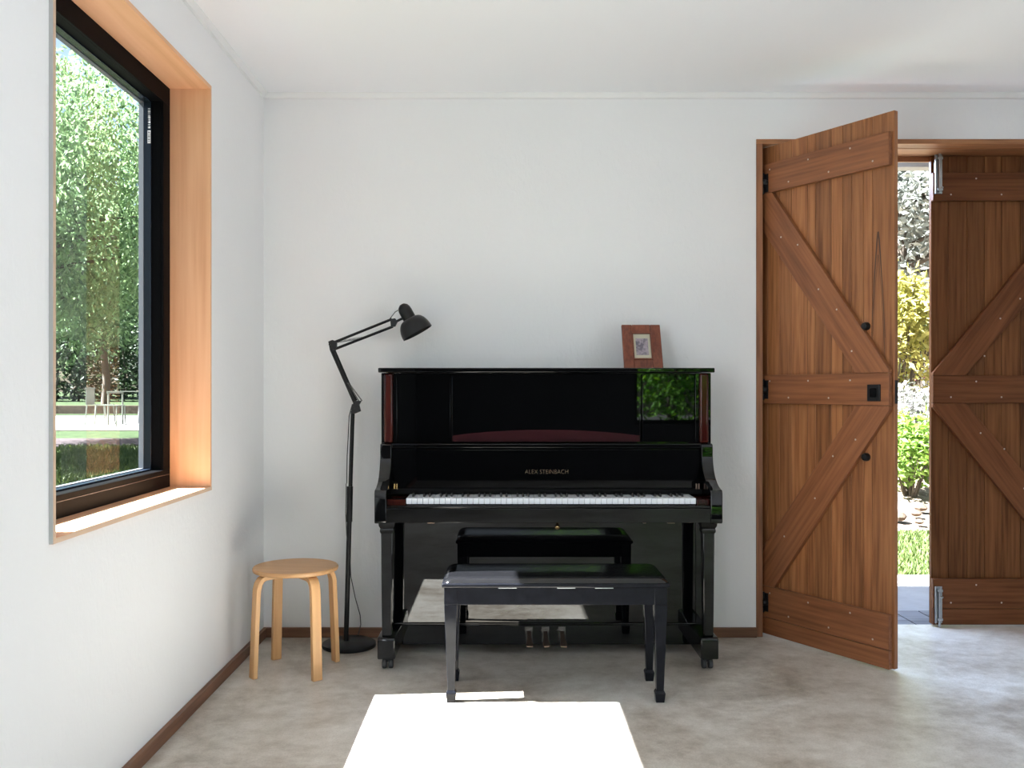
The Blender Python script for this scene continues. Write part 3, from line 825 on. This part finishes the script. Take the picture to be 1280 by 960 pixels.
def tree(name, loc, h_, trunk_h, rad, nclu, nleaf, size, m, label, droop=.6, seed=0, group=None, clr=.45, tr=.14, cat='tree', low=0):
    rnd = random.Random(seed)
    r = empty(name, loc); tag(r, label, cat, group)
    tk = MB(); cz = trunk_h + (h_ - trunk_h) / 2
    tk.tube([(0, 0, -.1), (.05, .03, trunk_h * .5), (-.04, 0, trunk_h), (0, .05, cz), (.05, 0, h_ * .85)], [tr, tr * .85, tr * .7, tr * .45, tr * .12], 10)
    fo = MB(); ends = []
    for i in range(nclu):
        t = rnd.random() * 2 * PI; ph = math.acos(rnd.uniform(-1, 1)); q = rnd.random() ** .45
        x = rad * q * math.sin(ph) * math.cos(t); y = rad * q * math.sin(ph) * math.sin(t); z = cz + (h_ - trunk_h) / 2 * q * math.cos(ph)
        z = max(z, low + rnd.random() * .4)
        ends.append((x, y, z))
        leaves(fo, (x, y, z), (clr, clr, clr * 1.25), nleaf, size, droop, rnd)
    for i in range(0, min(nclu, 46)):
        x, y, z = ends[i]; z0 = max(trunk_h * .6, min(z - .3, h_ * .7)) 
        tk.tube([(0, 0, z0), (x * .5, y * .5, z0 + (z - z0) * .65), (x, y, z)], [tr * .32, tr * .2, tr * .06], 6)
    tk.build('trunk', M['bark'], r); fo.build('foliage', M[m], r, smooth=False)
    return r


def shrub(name, loc, h_, rad, ncl, nl, size, m, label, stems=10, seed=0, group=None, clr=.16, flowers=None, bare=.0, cat='shrub', up=0.0):
    rnd = random.Random(seed); r = empty(name, loc); tag(r, label, cat, group)
    st = MB(); fo = MB(); fl_ = MB()
    for i in range(stems):
        t = rnd.random() * 2 * PI; q = rnd.random() ** .5 * rad
        x, y = q * math.cos(t), q * math.sin(t); z = h_ * rnd.uniform(.7, 1.0)
        st.tube([(x * .15, y * .15, -.05), (x * .5, y * .5, z * .45), (x, y, z)], [.014, .010, .004], 5)
    for i in range(ncl):
        t = rnd.random() * 2 * PI; q = rnd.random() ** .5 * rad; z = h_ * (bare + (1 - bare) * rnd.random() ** .8)
        q *= .55 + .45 * math.sin(PI * min(1, z / h_) * .85)
        leaves(fo, (q * math.cos(t), q * math.sin(t), z), (clr, clr, clr), nl, size, -up, rnd)
        if flowers and i % 3 == 0:
            leaves(fl_, (q * math.cos(t), q * math.sin(t), z + .03), (clr * .9,) * 3, max(3, nl // 3), size * .8, 0, rnd, wide=.8)
    st.build('stems', M['bark'], r); fo.build('foliage', M[m], r, smooth=False)
    if flowers: fl_.build('flowers', M[flowers], r, smooth=False)
    return r


def strip(name, pts, x0, x1, m, kind='structure', nx=1):
    """ground running along y through (y, z) points"""
    vs = []; fs = []
    for y, z in pts: vs += [(x0, y, z), (x1, y, z)]
    for i in range(len(pts) - 1): fs.append((2 * i, 2 * i + 1, 2 * i + 3, 2 * i + 2))
    return tag(MB().add(vs, fs).build(name, m), kind=kind)


zl = lambda y: -.12 + max(0, min(y, 18) - 8) * .054      # lawn beyond the left window rises to the patio
EX = LX - .02
gl = [(-14, -.12), (8, -.12), (15.0, zl(15.0))]
strip('lawn', gl, -26, EX, M['lawn'])
strip('gravel_path', [(15.0, zl(15.0)), (16.4, zl(16.4))], -26, EX, M['path'])
strip('lawn_strip', [(16.4, zl(16.4)), (17.7, zl(17.7))], -26, EX, M['lawn'])
strip('patio', [(17.7, .42), (27.5, .42)], -26, EX, M['patio'])
strip('far_lawn', [(27.5, .44), (31.2, .46), (34, .62), (60, 1.05)], -45, EX, M['lawn'])
struct('retaining_wall', MB().box(-26, EX, 28.6, 29.0, .40, .70), M['stonewall'])
# garden beyond the doors
strip('terrace', [(5.02, -.012), (6.02, -.012)], EX, 16, M['paving'])
dk = MB(); 
for i in range(30):
    x = 1.0 + i * .14; 
    dk.box(x, x + .132, 4.70, 5.02, -.04, -.006)
ddk = struct('deck', dk, M['deck'])
strip('door_lawn', [(6.02, -.03), (7.90, -.02)], EX, 16, M['lawn'])
strip('garden_bed', [(7.90, -.01), (8.9, .10), (10.5, .30), (14, .6), (22, 1.0), (60, 1.4)], EX, 40, M['mulch'])
strip('yard', [(-40, -.14), (4.66, -.14)], EX, 30, M['yard'])
strip('added_apron', [(-14, -.10), (7.5, -.10)], -3.2, EX, M['yard'])  # unseen grey strip added to keep green bounce off the ceiling
struct('eave', MB().box(EX, RX + .5, 5.42, 5.52, 2.512, 2.60).box(EX, RX + .5, WY + .25, 5.52, 2.60, 2.64), M['eave'])

# grass blades on the strip beyond the doors and the near lawn seen through the left window
def blades(name, x0, x1, y0, y1, n, hh, zf, seed):
    rnd = random.Random(seed); g = MB()
    for _ in range(n):
        x, y = rnd.uniform(x0, x1), rnd.uniform(y0, y1); s = hh * rnd.uniform(.5, 1.4); t = rnd.random() * PI
        dx, dy = math.cos(t) * .006 * (1 + y / 10), math.sin(t) * .006 * (1 + y / 10); z = zf(y) - .01; k = len(g.v)
        lx, ly = rnd.gauss(0, .4) * s, rnd.gauss(0, .4) * s
        g.v += [(x - dx, y - dy, z), (x + dx, y + dy, z), (x + lx, y + ly, z + s)]; g.f.append((k, k + 1, k + 2))
    return tag(g.build(name, M['blade'], smooth=False), 'short green lawn grass beyond the glass' if x0 < 0 else 'short green lawn grass seen between the doors', 'grass', kind='stuff')
blades('grass', 2.2, 4.6, 6.05, 7.9, 16000, .045, lambda y: -.025, 1)
blades('grass', -7.2, -2.9, 8.5, 15.0, 45000, .07, zl, 2)

# left window view
tree('weeping_tree', (-7.55, 13.6, zl(13.6)), 6.1, 1.5, 3.1, 900, 80, .105, 'leaf_fresh', 'tall leafy light green tree filling the left window', droop=1.1, seed=4, clr=.36, tr=.16, low=1.25)
tree('garden_tree', (-14.1, 32.5, .5), 7.4, 2.0, 2.7, 300, 60, .17, 'leaf_deep', 'leafy tree half hidden behind the light green tree outside the window', droop=.9, seed=8, clr=.45, tr=.16, low=1.3)
for i, (x, y, hh, lab) in enumerate(((-27.5, 44, 11, 'dark green tree far beyond the patio, at left of the window view'), (-19.0, 44, 9.5, 'dark green tree far behind the patio chairs'), (-26, 56, 13, 'distant dark green tree hidden furthest behind the patio'))):
    tree('distant_tree', (x, y, .7), hh, 1.2, 3.6, 240, 60, .34, 'leaf_deep', lab, seed=20 + i, clr=.8, tr=.25, group='trees beyond the patio', low=.2)

hg = empty('garden_hedge', (-17.5, 39, .7)); tag(hg, 'dark green hedge closing the garden far behind the patio', 'hedge')
hf = MB(); hr = random.Random(90); ht = MB()
for i in range(260):
    leaves(hf, (hr.uniform(-7.5, 7.5), hr.uniform(-.5, .5), hr.uniform(.2, 3.6)), (.8, .6, .7), 44, .26, 0, hr)
for i in range(16):
    x = -7.2 + i * .95; ht.tube([(x, 0, -.15), (x + .1, 0, 1.2), (x - .1, 0, 2.8)], [.06, .045, .015], 6)
ht.build('stems', M['bark'], hg); hf.build('foliage', M['leaf_hedge'], hg, smooth=False)


def slat_chair(loc, rz, m, label, back=True):
    r = empty('garden_chair' if back else 'garden_stool', loc, rz)
    tag(r, label, 'chair' if back else 'stool', 'slatted metal chairs on the patio' if back else None)
    s = MB()
    for i in range(9): s.box(-.21 + i * .0475, -.21 + i * .0475 + .03, -.22, .22, .435, .45)
    s.build('seat', m, r)
    if back:
        b = MB()
        for i in range(9): b.box(-.21 + i * .0475, -.21 + i * .0475 + .03, .215, .235, .45, .80)
        b.box(-.23, .23, .21, .24, .79, .82); b.build('backrest', m, r)
    for sx in (-1, 1):
        for sy in (-1, 1):
            MB().tube([(sx * .215, sy * .20, .44), (sx * .225, sy * .235, 0)], .014, 8).build('leg', m, r)
    return r
pz = .424
tb_ = empty('garden_table', (-7.75, 20.3, pz)); tag(tb_, 'sage metal garden table standing on the pale patio outside the window', 'table')
s = MB()
for i in range(10): s.box(-.85, .85, -.40 + i * .082, -.40 + i * .082 + .066, .725, .745)
s.box(-.85, -.82, -.4, .41, .69, .725); s.box(.82, .85, -.4, .41, .69, .725); s.build('tabletop', M['garden_metal'], tb_)
for sx in (-1, 1):
    for sy in (-1, 1): MB().tube([(sx * .82, sy * .37, .72), (sx * .82, sy * .37, 0)], .02, 8).build('leg', M['garden_metal'], tb_)
slat_chair((-8.32, 19.45, pz), PI, M['garden_metal'], 'low sage slatted metal stool in front of the garden table', False)
slat_chair((-8.95, 20.4, pz), PI / 2, M['garden_metal'], 'sage slatted metal chair at the left end of the garden table')
slat_chair((-8.15, 21.3, pz), 0, M['garden_white'], 'white slatted metal chair behind the garden table')

# door gap view
rowg = 'garden shrubs beyond the doors'
shrub('lime_shrub', (4.06, 9.2, .13), .72, .34, 60, 34, .085, 'leaf_lime', 'low bright lime green shrub at the front of the garden bed', seed=31, bare=.28, stems=14)
for i, (x, y, hh, lab) in enumerate(((4.46, 10.05, 1.0, 'silver-leaved flowering shrub just behind the lime green shrub'), (4.95, 10.95, 1.15, 'white flowering shrub behind the silver-leaved shrub'), (5.12, 11.85, 1.25, 'pale flowering shrub below the golden shrub'))):
    shrub('flowering_shrub', (x, y, .28), hh * .72, .33, 70, 30, .07, 'leaf_grey', lab, seed=40 + i, flowers='petal_white', stems=12, clr=.14)
shrub('golden_shrub', (5.45, 12.9, .45), 2.25, .75, 150, 34, .13, 'leaf_gold', 'tall yellow green shrub with pale canes in the garden', seed=51, bare=.35, stems=34, clr=.2)
shrub('pink_shrub', (6.72, 14.9, .55), 1.75, .3, 50, 24, .09, 'leaf_deep', 'shrub with pink blossom beside the tall yellow green shrub', seed=55, flowers='petal_pink', bare=.5, clr=.14)
for i, (x, y, hh, lab) in enumerate(((8.9, 20.5, 8.5, 'tall grey green gum tree behind the yellow green shrub'), (15.2, 34, 12.5, 'more distant grey green gum tree beyond the garden'))):
    tree('gum_tree', (x, y, .8), hh, 1.0, 3.0, 280, 56, .20, 'leaf_euca', lab, seed=60 + i, clr=.5, tr=.2, group='gum trees beyond the doors', low=1.0)
for i, (x, y, s_) in enumerate(((3.5, 8.15, .07), (3.72, 8.3, .05), (3.62, 8.02, .04), (3.85, 8.5, .06), (3.95, 8.35, .045))):
    k = MB().lathe([(0, -.6), (.7, -.45), (1, 0), (.75, .4), (.3, .6), (0, .62)], 9, Matrix.Translation((0, 0, .4 * s_)) @ Matrix.Scale(s_, 4))
    rr2 = random.Random(i); k.v = [(a * rr2.uniform(.85, 1.15), b_ * rr2.uniform(.85, 1.15), c) for a, b_, c in k.v]
    o = k.build('garden_stone', M['stonewall']); o.location = (x, y, .0 + .02 + max(0, (y - 7.9) * .11))
    tag(o, 'small brown stone lying on the pale mulch bed between the doors', 'stone', 'stones on the mulch bed')

# behind the camera: what the piano lacquer mirrors through the rear window
tree('rear_tree', (3.1, -8.6, -.12), 5.6, .6, 2.5, 300, 60, .16, 'leaf_rear', 'leafy tree outside the rear window, mirrored in the piano', seed=71, clr=.42, tr=.14, low=.3)
tree('rear_tree', (9.9, -9.6, -.12), 6.2, .8, 2.7, 240, 60, .17, 'leaf_deep', 'second leafy tree outside the rear window, further right', seed=72, clr=.45, tr=.14, low=.3)

# ------------------------------------------------------------------ light
sc = bpy.context.scene
w = bpy.data.worlds.new('sky'); sc.world = w; w.use_nodes = True; nt = w.node_tree
bg = nt.nodes['Background']; sk = nt.nodes.new('ShaderNodeTexSky'); sk.sky_type = 'NISHITA'; sk.sun_disc = False
sk.sun_elevation = math.radians(51.5); sk.sun_rotation = math.radians(-88); sk.dust_density = 2.0; sk.air_density = 1.0
nt.links.new(sk.outputs[0], bg.inputs[0]); bg.inputs[1].default_value = .28
def lamp(name, kind, loc, energy, col=(1, 1, 1), rot=None, d=None, **k):
    l = bpy.data.lights.new(name, kind); l.energy = energy; l.color = col
    for a, v in k.items(): setattr(l, a, v)
    o = bpy.data.objects.new(name, l); C.objects.link(o); o.location = loc
    if d is not None: o.rotation_euler = Vector(d).to_track_quat('-Z', 'Y').to_euler()
    return o
sd = Vector((1.0, .075, -1.255))
lamp('sun', 'SUN', (-5, 3, 8), 92, (.97, .985, 1.0), d=sd, angle=math.radians(.5))
lamp('rear_fill_lamp', 'AREA', (.275, RY - .08, 2.06), 10, (.88, .94, 1.0), d=(0, 1, .30), shape='RECTANGLE', size=2.3, size_y=.84)  # area lamp added at the strip window to stand in for daylight
lamp('right_fill_lamp', 'AREA', (RX + .05, -1.9, 1.2), 130, (.88, .935, 1.0), d=(-1, 0, .2), shape='RECTANGLE', size=3.0, size_y=2.3, spread=2.3)  # area lamp added in the right-hand opening as stand-in daylight

lamp('door_gap_fill_lamp', 'AREA', (1.55, 5.10, 2.49), 110, (.50, .68, 1.0), d=(.15, -.55, -1), shape='RECTANGLE', size=1.5, size_y=.5)  # lamp added under the eave to imitate sky light through the door gap
lamp('left_fill_lamp', 'AREA', (WX + .02, .55, 1.35), 60, (.86, .935, 1.0), d=(1, 0, 0), shape='RECTANGLE', size=1.5, size_y=1.7)  # lamp added in front of solid wall as daylight fill; no glazing there

# ------------------------------------------------------------------ camera
cam = bpy.data.cameras.new('camera'); co_ = bpy.data.objects.new('camera', cam); C.objects.link(co_)
co_.location = (0, 0, CH); co_.rotation_euler = (PI / 2, 0, 0)
cam.sensor_width = 36; cam.lens = F / 1280 * 36; cam.shift_x = (640 - CX) / 1280; cam.shift_y = (CY - 480) / 1280
cam.clip_start = .05; cam.clip_end = 500
sc.camera = co_
sc.view_settings.view_transform = 'Standard'; sc.view_settings.look = 'None'; sc.view_settings.exposure = .06; sc.view_settings.gamma = 1
sc.cycles.max_bounces = 10; sc.cycles.diffuse_bounces = 6; sc.cycles.glossy_bounces = 4; sc.cycles.transparent_max_bounces = 12
sc.cycles.sample_clamp_indirect = 6; sc.cycles.caustics_reflective = False; sc.cycles.caustics_refractive = False
sc.cycles.use_denoising = True
